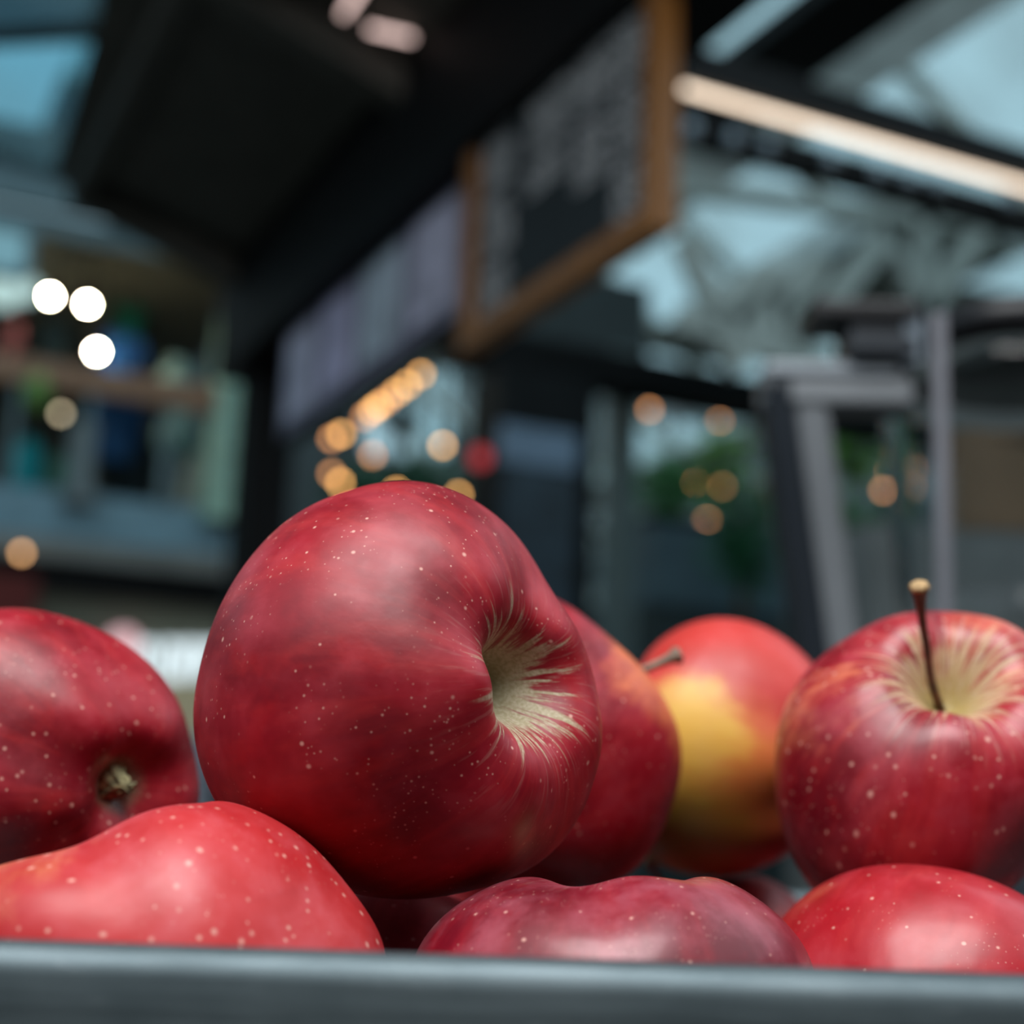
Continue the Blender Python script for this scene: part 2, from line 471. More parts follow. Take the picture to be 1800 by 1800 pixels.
loose2 = [(1142, 720, 0, 'amber bulb under the black lintel, nearest the cooler'), (1266, 738, 0, 'dull pinkish bulb under the black lintel beside the jug handle'),
          (1220, 847, 1, 'bright amber bulb alone before the green planting'), (1270, 855, 2, 'faint brownish bulb before the green planting'),
          (1243, 915, 0, 'dim amber bulb low before the planting, back one of a pair'), (1269, 908, 1, 'amber bulb low before the planting, front one of a pair')]
M_bulbf = emit('faint_filament', (1.0, .45, .16, 1), 2.5)
for lst, g in ((loose, 'bulbs hanging behind the large apple'), (loose2, 'bulbs hanging before the planting')):
    for k_, (px, py, br, lb) in enumerate(lst):
        c = hy(px, py, YS + .14 * (k_ % 3))
        t = bulb(c, (M_bulbd, M_bulb, M_bulbf)[br], lb, g)
        bm = BM(); bm_tube(bm, [c + Vector((0, 0, .05)), c + Vector((0, 0, 1.5 if py < 800 else .9))], .003, 6); obj('cord', bm, M_black, t)
# bulbs seen through the jug wall
for px, py, lb in ((1560, 770, 'amber bulb seen against the jug wall, top of three'), (1565, 830, 'amber bulb seen against the jug wall, middle of three'), (1553, 862, 'amber bulb seen against the jug wall, bottom of three')):
    c = hy(px, py, YS + (830 - py) * .004); t = bulb(c, M_bulbd, lb, 'bulbs beside the jug')
    bm = BM(); bm_tube(bm, [c + Vector((0, 0, .05)), c + Vector((0, 0, 1.0))], .003, 6); obj('cord', bm, M_black, t)

# ================================================================== THE GALLERY SHOP BEYOND THE POST
YG = 9.0
XL, XR = hy(-120, 700, YG).x, hy(470, 700, YG).x
def gz(py, px=220): return hy(px, py, YG).z
M_slab = plain('grey_concrete', (.17, .17, .16, 1), .8)
M_panel = plain('blue_grey_panel', (.16, .27, .33, 1), .6)
M_olive = plain('olive_grey_boards', (.12, .115, .085, 1), .8)
M_shop = plain('dark_shop_lining', (.035, .040, .034, 1), .8)
M_tealst = plain('teal_grey_steel', (.13, .19, .21, 1), .6)
M_green = plain('pale_green_paint', (.30, .47, .38, 1), .6)
bm = BM(); bm_box(bm, (XL - 1.5, YG - .05, gz(1052)), (XR, YG + 3, gz(1000))); struct('beam_gallery', bm, M_black)
bm = BM(); bm_box(bm, (XL - 1.5, YG - .12, gz(1000)), (XR, YG + 3, gz(965))); struct('floor_gallery', bm, M_slab)
bm = BM(); bm_box(bm, (XL - 1.5, YG - .02, gz(965)), (XR, YG + .04, gz(878))); struct('wall_parapet', bm, M_panel)
bm = BM(); bm_box(bm, (XL - 1.5, YG + .02, .0), (XR, YG + .2, gz(1052))); struct('wall_under_gallery', bm, M_olive)
bm = BM(); bm_box(bm, (XL - 1.5, YG + 2.9, gz(965)), (XR, YG + 3, gz(300))); struct('wall_shop_back', bm, M_shop)
bm = BM(); bm_box(bm, (XL - 1.5, YG, gz(445)), (XR, YG + 3, gz(425))); struct('ceiling_gallery', bm, M_olive)
bm = BM()
for ya_, yb_, dy in ((440, 405, -.02), (398, 372, -.10), (365, 345, .05)):
    bm_box(bm, (XL - 1.5, YG + dy, gz(ya_)), (XR, YG + .12 + dy, gz(yb_)))
struct('beam_gallery_edge', bm, M_tealst)
bm = BM(); bm_box(bm, (XL - 1.5, YG + .06, gz(350)), (XR, YG + .2, gz(250))); struct('wall_above_gallery', bm, plain('blue_slate', (.05, .085, .10, 1), .7))
# handrail
hr = thing('handrail', (XL, YG, gz(700)), 'brown timber handrail running along the gallery front', 'handrail')
bm = BM(); bm_box(bm, (XL - 1.5, YG - .08, gz(706)), (XR, YG + .0, gz(660)), .01); obj('rail', bm, wood('red_brown_timber', (.22, .10, .05, 1), (.30, .15, .08, 1)), hr)
for px in (20, 150, 290, 410):
    x = hy(px, 780, YG).x; bm = BM(); bm_box(bm, (x - .02, YG - .05, gz(880)), (x + .02, YG - .01, gz(700))); obj('baluster', bm, M_tealst, hr)
# columns of the gallery
for nm, x0, x1, yt, yb2, m in (('column_gallery', 376, 432, 520, 900, M_green), ('column_gallery_far', 132, 168, 760, 900, plain('grey_paint', (.14, .17, .18, 1), .6))):
    a, b = hy(x0, 700, YG).x, hy(x1, 700, YG).x
    bm = BM(); bm_box(bm, (a, YG - .14, gz(yb2)), (b, YG - .09 + .2, gz(yt)), .01)
    bm_box(bm, (a - .03, YG - .18, gz(yb2)), (b + .03, YG + .14, gz(yb2 - 25)))
    struct(nm, bm, m)
a, b = hy(392, 520, YG).x, hy(462, 520, YG).x
bm = BM(); bm_box(bm, (a, YG - .2, gz(560, 420)), (b, YG + .1, gz(505, 420)), .02)
tag(obj('alarm_box', bm, plain('lilac_grey_plastic', (.16, .17, .22, 1), .5)), 'lilac grey box fixed at the head of the pale green column', 'box')
# lit opening at the far side of the gallery and its globe lamps
def bright_win(name, x0, y0, x1, y1, Y):
    a, b = hy(x0, y1, Y), hy(x1, y0, Y)
    fr = BM()
    for p_, q_ in (((a.x, a.z), (b.x, a.z)), ((a.x, b.z), (b.x, b.z)), ((a.x, a.z), (a.x, b.z)), ((b.x, a.z), (b.x, b.z))):
        bm_bar(fr, (p_[0], Y, p_[1]), (q_[0], Y, q_[1]), .05, .05, (0, 1, 0))
    return a, b, fr
M_day = glazing('gallery_glass', (.5, .72, .78, 1), .1)
a, b, fr = bright_win('gallery_light', -60, 405, 55, 470, YG - .15)
g = struct('window_80', fr, M_tealst)
bm = BM(); bm_box(bm, (a.x, YG - .14, a.z), (b.x, YG - .13, b.z)); obj('pane', bm, emit('glowing_pane', (.30, .62, .74, 1), .55), g)  # pane glows by itself in place of daylight coming through
M_globe = emit('opal_globe', (.55, .80, .78, 1), .9)
for px, py, rr, lb in ((6, 512, .11, 'pale opal globe lamp at the picture edge inside the gallery'), (46, 508, .085, 'smaller dim opal globe lamp beside the first in the gallery')):
    c = hy(px, py, YG + .3 + px * .008); t = thing('globe_lamp', c, lb, 'light', 'opal globes in the gallery')
    bm = BM(); bmesh.ops.create_uvsphere(bm, u_segments=20, v_segments=12, radius=rr, matrix=Matrix.Translation(c)); obj('globe', bm, M_globe, t, True)
    bm = BM(); bm_tube(bm, [c + Vector((0, 0, rr)), (c.x, c.y, gz(445))], .008, 8); obj('stem', bm, M_black, t)
M_hot = emit('halogen', (1.0, .86, .58, 1), 330)
for px, py, lb in ((88, 521, 'white-hot spot lamp in the gallery, nearest the opal globes'), (154, 535, 'white-hot spot lamp in the gallery beside the green jersey'), (170, 618, 'white-hot spot lamp in the gallery, lowest of the three')):
    c = hy(px, py, YG + .2); t = thing('spot_lamp', c, lb, 'light', 'spot lamps in the gallery')
    bm = BM(); bmesh.ops.create_icosphere(bm, subdivisions=2, radius=.020, matrix=Matrix.Translation(c)); obj('lamp', bm, M_hot, t, True)
    bm = BM(); bm_lathe(bm, [(.024, .0), (.034, .03), (.03, .10), (.008, .12)], c + Vector((0, 0, .012)), 16); obj('shade', bm, M_black, t, True)
    bm = BM(); bm_tube(bm, [c + Vector((0, 0, .12)), (c.x, c.y, gz(445))], .005, 8); obj('cord', bm, M_black, t)
for px, py, m, st, lb in ((107, 727, (.62, .52, .34, 1), 11, 'dull beige lamp low in the gallery under the handrail'), (38, 972, (1, .52, .22, 1), 11, 'dull orange lamp on the edge of the gallery floor')):
    Y_ = YG - .25
    c = hy(px, py, Y_); t = thing('small_lamp', c, lb, 'light')
    bm = BM(); bmesh.ops.create_icosphere(bm, subdivisions=2, radius=.021, matrix=Matrix.Translation(c)); obj('lamp', bm, emit('dull_lamp', m, st * .6), t, True)
    bm = BM(); bm_tube(bm, [c + Vector((0, .02, 0)), (c.x, YG - .02, c.z)], .012, 8); obj('arm', bm, M_black, t)

# clothes hanging in the gallery shop
def garment(x0, y0, x1, y1, Y, colr, name, label, cat, group='clothes hanging in the gallery'):
    a, b = hy(x0, y1, Y), hy(x1, y0, Y)
    cx, wd, z0, z1 = (a.x + b.x) / 2, abs(b.x - a.x), a.z, b.z; h = z1 - z0
    t = thing(name, (cx, Y, z0), label, cat, group)
    out = [(-.28, 0), (.28, 0), (.30, .5), (.32, .72), (.40, .34), (.5, .38), (.42, .88), (.14, 1), (.0, .94), (-.14, 1), (-.42, .88), (-.5, .38), (-.40, .34), (-.32, .72), (-.30, .5)]
    bm = BM(); bm_prism(bm, [(cx + u * wd, Y, z0 + v * h) for u, v in out], (0, .14, 0))
    obj('cloth', bm, plain(name + '_cloth', colr, .85, vary=.2), t, bevel=.03)
    bm = BM(); bm_tube(bm, [(cx, Y + .07, z1 - .04), (cx, Y + .07, max(z1 + .06, gz(444)))], .004, 6)
    obj('hanger', bm, M_black, t)
garment(196, 462, 268, 600, YG + 1.0, (.0, .16, .10, 1), 'jersey', 'emerald green jersey hanging high in the gallery', 'clothing')
garment(160, 590, 262, 662, YG + .35, (.0, .045, .16, 1), 'jacket', 'bright blue jacket hanging above the handrail', 'clothing')
garment(150, 690, 265, 800, YG + .80, (.0, .040, .13, 1), 'coat', 'deep blue coat hanging below the handrail', 'clothing')
garment(168, 770, 290, 900, YG + 1.2, (.006, .014, .018, 1), 'cloak', 'blackish long garment below the deep blue coat', 'clothing')
garment(12, 770, 78, 900, YG + .3, (.0, .25, .30, 1), 'dress', 'turquoise dress hanging beside the grey gallery column', 'clothing')
garment(82, 800, 130, 890, YG + .55, (.03, .14, .12, 1), 'shirt', 'dull sea green shirt hanging between the turquoise dress and the grey column', 'clothing')
garment(5, 560, 42, 640, YG + .5, (.15, .045, .055, 1), 'scarf', 'dusky pink garment at the picture edge above the handrail', 'clothing')
garment(62, 560, 128, 650, YG + 1.5, (.04, .08, .10, 1), 'cardigan', 'slate grey cardigan hanging behind the spot lamps', 'clothing')
# vases and cushions on the gallery shelf
def blob(name, x0, y0, x1, y1, Y, colr, label, cat, group=None, prof=None):
    a, b = hy(x0, y1, Y), hy(x1, y0, Y)
    cx, r, z0, h = (a.x + b.x) / 2, abs(b.x - a.x) / 2, a.z, b.z - a.z
    prof = prof or [(.55, 0), (.9, .18), (1, .4), (.85, .68), (.45, .88), (.5, 1.0), (.4, .99), (.02, .8)]
    bm = BM(); bm_lathe(bm, [(.001, 0)] + [(u * r, v * h) for u, v in prof], (cx, Y, z0), 24)
    return tag(obj(name, bm, plain(name + '_glaze', colr, .5), None, True), label, cat, group)
blob('vase', 272, 640, 345, 704, YG + .3, (.22, .32, .28, 1), 'pale sage vase standing behind the handrail', 'vase', 'vases in the gallery')
blob('vase', 272, 728, 352, 800, YG + .3, (.13, .24, .23, 1), 'dim teal vase standing below the handrail', 'vase', 'vases in the gallery')
blob('vase', 305, 806, 372, 935, YG + .75, (.26, .31, .28, 1), 'tall grey-green urn at the foot of the pale green column', 'vase', 'vases in the gallery')
tb = blob('ball_topiary', 38, 662, 92, 718, YG - .2, (.10, .20, .04, 1), 'lime green clipped ball plant on the handrail', 'plant', None, [(.5, .02), (.87, .2), (1, .5), (.87, .8), (.5, .97), (.001, 1)])

c = hy(65, 690, YG - .2); bm = BM(); bm_tube(bm, [(0, .0, 0), (0, .14, 0)], .012, 8); bk = obj('bracket', bm, M_black); bk.parent = tb; bk.location = c

# ground floor shop sign under the gallery: pale letters, counter below
sg = thing('shop_letters', hy(300, 1160, YG - .1), 'row of blurred white channel letters on the olive wall under the gallery', 'sign')
lw = .17
for i, (px, shape) in enumerate(((258, 'n'), (300, 'o'), (336, 'n'), (372, 'n'), (408, 'o'))):
    c = hy(px, 1158, YG - .02); bm = BM(); z0, z1 = c.z - .13, c.z + .10
    th = .035
    bm_box(bm, (c.x - .055, c.y - .05, z0), (c.x - .055 + th, c.y, z1), .004)
    bm_box(bm, (c.x + .055 - th, c.y - .05, z0), (c.x + .055, c.y, z1), .004)
    bm_box(bm, (c.x - .05, c.y - .05, z1 - .045), (c.x + .05, c.y, z1), .004)
    if shape == 'o': bm_box(bm, (c.x - .05, c.y - .05, z0), (c.x + .05, c.y, z0 + .045), .004)
    obj('letter', bm, emit('lit_letter', (.80, .95, 1, 1), 1.15), sg)
c = hy(214, 1135, YG - .02); bm = BM(); bm_lathe(bm, [(.001, 0), (.10, 0), (.10, .05), (.001, .05)], (0, 0, 0), 28)
bmesh.ops.rotate(bm, verts=bm.verts, matrix=Matrix.Rotation(PI / 2, 3, 'X')); bmesh.ops.translate(bm, verts=bm.verts, vec=c)
obj('badge', bm, emit('pink_badge', (1, .62, .66, 1), .85), sg)['label'] = 'round pink badge'
bm = BM(); a, b = hy(280, 1290, 8.4), hy(420, 1205, 8.4); bm_box(bm, (a.x - .2, 8.4, a.z), (b.x, 8.7, b.z), .01)
tag(obj('display_crate', bm, wood('pale_ply', (.72, .54, .32, 1), (.80, .62, .38, 1))), 'pale timber crate glimpsed between the two apples under the white letters', 'crate')
bm = BM(); bm_box(bm, (a.x - .5, 8.3, 0), (b.x + .3, 8.9, a.z), .01)
tag(obj('shop_counter', bm, plain('lilac_grey_laminate', (.36, .36, .42, 1), .5)), 'lilac grey shop counter below the pale timber crate', 'counter')
bm = BM(); a, b = hy(-60, 1110, YG - .1), hy(68, 1015, YG - .1); bm_box(bm, (a.x, YG - .12, a.z), (b.x, YG - .06, b.z), .01)
tag(obj('red_banner', bm, plain('dark_red_cloth', (.10, .012, .010, 1), .8)), 'dark red banner under the gallery behind the calyx apple', 'banner')

# ================================================================== MIDDLE DISTANCE
# tall black cooler with a lit header
YC = 5.9
a, b = hy(868, 1000, YC), hy(1052, 640, YC)
zt = hy(930, 650, YC).z
ck = thing('drinks_cooler', ((a.x + b.x) / 2, YC + .3, 0), 'tall black drinks cooler with a bluish header panel and a small red badge', 'cooler')
bm = BM(); bm_box(bm, (a.x, YC, 0), (b.x, YC + .35, zt), .02); obj('body', bm, plain('black_enamel', (.008, .009, .010, 1), .6, spec=.1), ck)
p, q = hy(878, 942, YC), hy(1012, 812, YC)
bm = BM(); bm_box(bm, (p.x, YC - .02, p.z - .9), (q.x, YC + .01, q.z), .005); obj('door', bm, plain('smoky_door', (.020, .034, .048, 1), .6, vary=.4, scale=9), ck)
p, q = hy(876, 812, YC), hy(1012, 766, YC)
bm = BM(); bm_box(bm, (p.x, YC - .03, p.z), (q.x, YC + .01, q.z), .005); obj('header_panel', bm, plain('blue_grey_header', (.14, .20, .28, 1), .5), ck)
p = hy(1028, 850, YC); bm = BM(); bm_tube(bm, [(p.x, YC - .04, p.z + .15), (p.x, YC - .04, p.z - .5)], .012, 8); obj('handle', bm, M_black, ck)
c = hy(846, 803, YC - .03); bm = BM(); bm_lathe(bm, [(.001, 0), (.040, 0), (.040, .02), (.001, .02)], (0, 0, 0), 24)
bmesh.ops.rotate(bm, verts=bm.verts, matrix=Matrix.Rotation(PI / 2, 3, 'X')); bmesh.ops.translate(bm, verts=bm.verts, vec=c + Vector((0, .02, 0)))
obj('badge', bm, emit('red_badge', (1, .10, .12, 1), .55), ck)

# grey upright and counter below the lintel
YQ = 6.9
a, b = hy(1075, 1000, YQ), hy(1122, 740, YQ)
bm = BM(); bm_box(bm, (a.x, YQ, 0), (b.x, YQ + .12, hy(1080, 700, YQ).z + .3)); struct('column_grey', bm, plain('grey_steel', (.12, .155, .155, 1), .5))
a, b = hy(1142, 1060, 7.0), hy(1385, 948, 7.0)
ct = thing('serving_counter', ((a.x + b.x) / 2, 7.3, 0), 'blue-grey serving counter under the planting, behind the jug handle', 'counter')
bm = BM(); bm_box(bm, (a.x, 7.0, 0), (b.x, 7.6, a.z), .01); obj('plinth', bm, plain('dark_plinth', (.035, .055, .06, 1), .6), ct)
bm = BM(); bm_box(bm, (a.x, 6.97, a.z), (b.x, 7.6, b.z), .01); obj('front_panel', bm, plain('blue_grey_laminate', (.085, .14, .17, 1), .5), ct)
bm = BM(); bm_box(bm, (a.x - .03, 6.94, b.z), (b.x + .03, 7.62, b.z + .03), .005); obj('worktop', bm, M_black, ct)

# planting
def plant(name, cx_px, cy_px, rx, rz, Y, colr, label, n=260, group='plants opposite the stall', pot=None, base=0.0):
    c = hy(cx_px, cy_px, Y)
    t = thing(name, (c.x, Y, base), label, 'plant', group)
    bm = BM()
    for _ in range(n):
        d = Vector(rng.normal(size=3)); d.normalize(); d *= rng.uniform(.35, 1) ** .6
        p = c + Vector((d.x * rx, d.y * rx * .7, d.z * rz))
        ax = Vector(rng.normal(size=3)).normalized(); sd = ax.orthogonal().normalized()
        L, Wl = rng.uniform(.09, .17), rng.uniform(.035, .06)
        vs = [bm.verts.new(p + ax * L * u + sd * Wl * v + ax.cross(sd) * (.02 * (1 - abs(u * 2 - 1)))) for u, v in ((0, 0), (.35, .5), (.7, .4), (1, 0), (.7, -.4), (.35, -.5))]
        bm.faces.new(vs)
    obj('foliage', bm, plain(name + '_leaf', colr, .55, vary=.5, scale=5), t)
    fl = base
    bm = BM()
    for k_ in range(3): bm_tube(bm, [(c.x + .015 * (k_ - 1), Y, fl + .2), (c.x + .02 * (k_ - 1), Y, c.z - rz * .8), (c.x + rx * .5 * (k_ - 1), Y, c.z + rz * .3)], .010, 6)
    obj('stem', bm, plain('brown_twig', (.06, .04, .02, 1), .8), t)
    bm = BM(); pr = min(rx * .6, .18)
    bm_lathe(bm, [(.001, 0), (pr * .75, 0), (pr, .26), (pr * .88, .26), (pr * .8, .22), (.001, .22)], (c.x, Y, fl), 20)
    obj('pot', bm, pot or plain('dark_pot', (.05, .045, .04, 1), .7), t, True)
    return t
G1, G2, G3, G4 = (.03, .20, .035, 1), (.12, .30, .03, 1), (.018, .11, .045, 1), (.10, .16, .05, 1)
plant('leafy_plant', 1180, 860, .24, .22, 7.95, G1, 'mid green leafy plant beside the grey upright')
plant('leafy_plant', 1270, 830, .22, .30, 8.5, G2, 'yellowish green leafy plant beside the jug handle, above the others')
plant('leafy_plant', 1305, 950, .17, .28, 6.3, G3, 'dark bluish green plant low beside the jug handle')
plant('leafy_plant', 1495, 800, .25, .20, 8.2, G2, 'bright green plant inside the opening of the jug handle, upper')
plant('leafy_plant', 1497, 960, .24, .30, 7.25, G1, 'deep green bushy plant inside the opening of the jug handle, lower')
plant('leafy_plant', 760, 850, .35, .16, 9.5, G3, 'dark green plant behind the crown of the large apple')
plant('leafy_plant', 640, 860, .30, .14, 10.3, G3, 'dark green plant below the sloping festoon')
plant('leafy_plant', 1185, 722, .14, .05, 12.2, (.16, .03, .04, 1), 'reddish leaved spray hanging under the lintel before the far window')
plant('leafy_plant', 700, 735, .15, .05, 12, (.03, .03, .03, 1), 'blackish spray before the pale far window', 120)
bm = BM(); a, b = hy(1450, 875, 7.0), hy(1560, 828, 7.0); bm_box(bm, (a.x, 7.62, a.z), (b.x, 7.72, b.z))
tag(obj('plant_shelf', bm, wood('brown_shelf', (.20, .10, .04, 1), (.28, .15, .07, 1))), 'brown timber shelf between the two plants inside the jug handle', 'shelf')

# cabinet and timber panel behind the jug
YK = 4.6
a, b = hy(1672, 935, YK), hy(1960, 806, YK)
bm = BM(); bm_box(bm, (a.x, YK, a.z), (b.x + .5, YK + .06, b.z), .004)
tag(obj('timber_panel', bm, wood('brown_panel', (.16, .085, .04, 1), (.24, .13, .07, 1))), 'brown timber panel seen through the blender jug', 'panel')
a2 = hy(1545, 1140, YK)
bm = BM(); bm_box(bm, (a2.x, YK + .02, 0), (b.x + .5, YK + .6, a.z), .01)
tag(obj('grey_cabinet', bm, plain('warm_grey_laminate', (.17, .165, .16, 1), .6)), 'grey cabinet below the timber panel behind the blender jug', 'cabinet')
bm = BM(); a3, b3 = hy(1660, 806, YK + .4), hy(1980, 645, YK + .4); bm_box(bm, (a3.x, YK + .5, a3.z), (b3.x + .5, YK + .6, b3.z))
tag(obj('dark_hood', bm, M_black), 'black hood above the timber panel behind the blender jug', 'hood')

# ================================================================== BLENDER JUG BESIDE THE TRAY
JD = .95
M_jug = None
t = NT('clear_polycarbonate')
b_ = t.bsdf(Base_Color=(.93, .96, .97, 1), Roughness=.04, IOR=1.25, Transmission_Weight=1.0)
M_jug = t.m
M_lid = plain('black_rubber', (.012, .013, .016, 1), .42)
M_hand = plain('graphite_plastic', (.19, .21, .23, 1), .45)
M_navy = plain('blue_black_plastic', (.018, .024, .032, 1), .4)
jc = CAM + ray(1800, 900) * JD
zj0 = (CAM + ray(1800, 1290) * JD).z; zj1 = (CAM + ray(1800, 640) * JD).z
jx, jy = jc.x, jc.y
counter_z = 1.05 - .097
jb = thing('blender_motor_unit', (jx, jy, counter_z), 'dark motor unit of the blender behind the stemmed apple', 'blender')
bm = BM(); bm_lathe(bm, [(.001, 0), (.105, 0), (.11, .01), (.105, zj0 - counter_z - .05), (.085, zj0 - counter_z - .012), (.001, zj0 - counter_z - .012)], (jx, jy, counter_z), 48, 4); obj('housing', bm, M_navy, jb, True)
c = Vector((jx, jy, counter_z + .06)) - Vector((math.sin(yaw), math.cos(yaw), 0)) * .112
bm = BM(); bmesh.ops.create_uvsphere(bm, u_segments=20, v_segments=10, radius=.02, matrix=Matrix.Translation(c)); obj('dial', bm, M_hand, jb, True)
jg = thing('blender_jug', (jx, jy, zj0), 'tall clear blender jug with black lid and grey handle beyond the apples', 'blender jug')
h = zj1 - zj0
bm = BM()
prof = [(.060, 0), (.066, .03), (.072, h * .5), (.077, h - .02), (.079, h), (.0755, h), (.0735, h - .02), (.0685, h * .5), (.0625, .035), (.001, .022), (.001, 0)]
rings = bm_lathe(bm, [(.001, 0)] + prof[:-1], (0, 0, 0), 96, 3.4)
bmesh.ops.rotate(bm, verts=bm.verts, matrix=Matrix.Rotation(-yaw + math.radians(20), 3, 'Z')); bmesh.ops.translate(bm, verts=bm.verts, vec=(jx, jy, zj0))
obj('jar', bm, M_jug, jg, True)
bm = BM(); bm_lathe(bm, [(.001, -.004), (.072, -.004), (.074, .0), (.084, .002), (.086, .012), (.080, .022), (.045, .024), (.040, .034), (.001, .036)], (0, 0, 0), 72, 3.4)
bmesh.ops.rotate(bm, verts=bm.verts, matrix=Matrix.Rotation(-yaw + math.radians(20), 3, 'Z')); bmesh.ops.translate(bm, verts=bm.verts, vec=(jx, jy, zj1))
obj('lid', bm, M_lid, jg, True)
def jp(px, py, d=JD): return CAM + ray(px, py) * d
bm = BM(); bm_bar(bm, jp(1600, 566), jp(1418, 562), .05, .012); obj('lid_tab', bm, M_lid, jg, bevel=.003)
bm = BM(); bm_bar(bm, jp(1598, 610), jp(1478, 606), .045, .028); obj('hinge_block', bm, M_navy, jg, bevel=.004)
# corner rib of the jar, its vertical highlight painted as pale colour
bm = BM(); bm_bar(bm, jp(1650, 552, JD - .078), jp(1662, 1180, JD - .066), .0085, .004, -fw); obj('rib', bm, plain('rib_highlight', (.27, .28, .32, 1), .4), jg, bevel=.001)
bm = BM(); bm_bar(bm, jp(1606, 552, JD - .02), jp(1606, 640, JD - .02), .012, .004, -fw); obj('rib', bm, plain('rib_highlight_dim', (.22, .27, .32, 1), .4), jg, bevel=.001)  # pale strip paints the lighter upper part of the clear jar wall
# D-handle: horizontal arm, slanting grip in two tones
bm = BM()
bm_bar(bm, jp(1335, 684), jp(1600, 690), .034, .030); obj('handle_arm', bm, M_hand, jg, bevel=.006)
bm = BM(); bm_bar(bm, jp(1340, 660), jp(1570, 664), .036, .010); obj('handle_cap', bm, plain('pale_grey_plastic', (.27, .31, .35, 1), .4), jg, bevel=.003)
bm = BM(); bm_bar(bm, jp(1415, 690), jp(1482, 1200), .022, .034, -fw); obj('grip', bm, M_hand, jg, bevel=.005)
bm = BM(); bm_bar(bm, jp(1358, 668), jp(1432, 1200), .019, .038, -fw); obj('grip_pad', bm, M_navy, jg, bevel=.005)
bm = BM(); bm_bar(bm, jp(1420, 1190), jp(1640, 1215), .03, .026); obj('handle_foot', bm, M_hand, jg, bevel=.005)

# ================================================================== COUNTER AND TRAY
bm = BM()
def loc_box(bm, x0, x1, d0, d1, z0, z1, bev=0.0):
    vs = bm_box(bm, (x0, d0, z0), (x1, d1, z1), 0)
    for v in vs: v.co = local(v.co.x, v.co.y, v.co.z)
loc_box(bm, -.9, 1.3, .17, 1.35, -.135, -.097)
tc = thing('market_table', local(.2, .7, -1.05), 'dark market table under the metal tray', 'table')
obj('tabletop', bm, plain('dark_worktop', (.03, .03, .03, 1), .5), tc)
for x_ in (-.82, 1.22):
    for d_ in (.25, 1.27):
        bm = BM(); loc_box(bm, x_ - .03, x_ + .03, d_ - .03, d_ + .03, -1.05, -.135); obj('leg', bm, M_black, tc)

# tray: pressed steel with rolled lip
t = NT('brushed_steel')
o_ = t.n('ShaderNodeTexCoord').outputs['Object']
r_ = t.noise(t.scale(o_, 30, 30, 700), 1.0, 3)
f2 = t.noise(o_, 45, 4)
scr = t.step(t.noise(t.scale(o_, 60, 60, 420), 2.0, 2), .68, .72)
bp = t.n('ShaderNodeBump', {'Strength': .05, 'Distance': .0004, 'Height': r_})
t.bsdf(Base_Color=t.mix(t.math('MULTIPLY', scr, .25), t.mix(t.step(f2, .3, .7), (.105, .135, .148, 1), (.14, .175, .19, 1)), (.22, .26, .28, 1)), Metallic=1.0,
       Roughness=t.step(r_, .3, .7, .56, .66), Normal=bp.outputs[0])
M_steel = t.m
X0, X1, D0, D1, ZF, ZR = -.235, .285, .2165, .505, -.0850, -.0177
LR = .0042
# wall section from inside floor over the rolled lip to the outside foot; (outward offset, height)
sec = [(-.012, ZF), (-.004, ZF + .003), (-.0012, ZF + .010), (-.001, ZR - .008)]
sec += [(LR * .55 - math.cos(a) * LR, ZR - LR + math.sin(a) * LR) for a in np.linspace(.0, PI, 12)]
sec += [(LR * .55 + LR * .98, ZR - LR - .004), (LR * .55 + LR * .85, ZR - .02), (LR * .55 + LR * .6, ZF - .002), (.0, ZF - .010), (-.012, ZF - .012)]
def ring_pts(off, z, rc=.030, n=8):
    pts = []
    for cx, cy, a0 in ((X1 - rc, D1 - rc, 0), (X0 + rc, D1 - rc, 90), (X0 + rc, D0 + rc, 180), (X1 - rc, D0 + rc, 270)):
        for k_ in range(n + 1):
            a = math.radians(a0 + 90 * k_ / n); rr = rc + off
            pts.append(local(cx + math.cos(a) * rr, cy + math.sin(a) * rr, z))
    return pts
bm = BM(); rr_ = [[bm.verts.new(p) for p in ring_pts(o2, z2)] for o2, z2 in sec]
for a, b in zip(rr_, rr_[1:]):
    for k_ in range(len(a)): bm.faces.new((a[k_], a[(k_ + 1) % len(a)], b[(k_ + 1) % len(b)], b[k_]))
bm.faces.new(rr_[0]); bm.faces.new(rr_[-1][::-1])
tag(obj('metal_tray', bm, M_steel, None, True), 'brushed grey steel tray with a rolled rim holding the apples', 'tray')

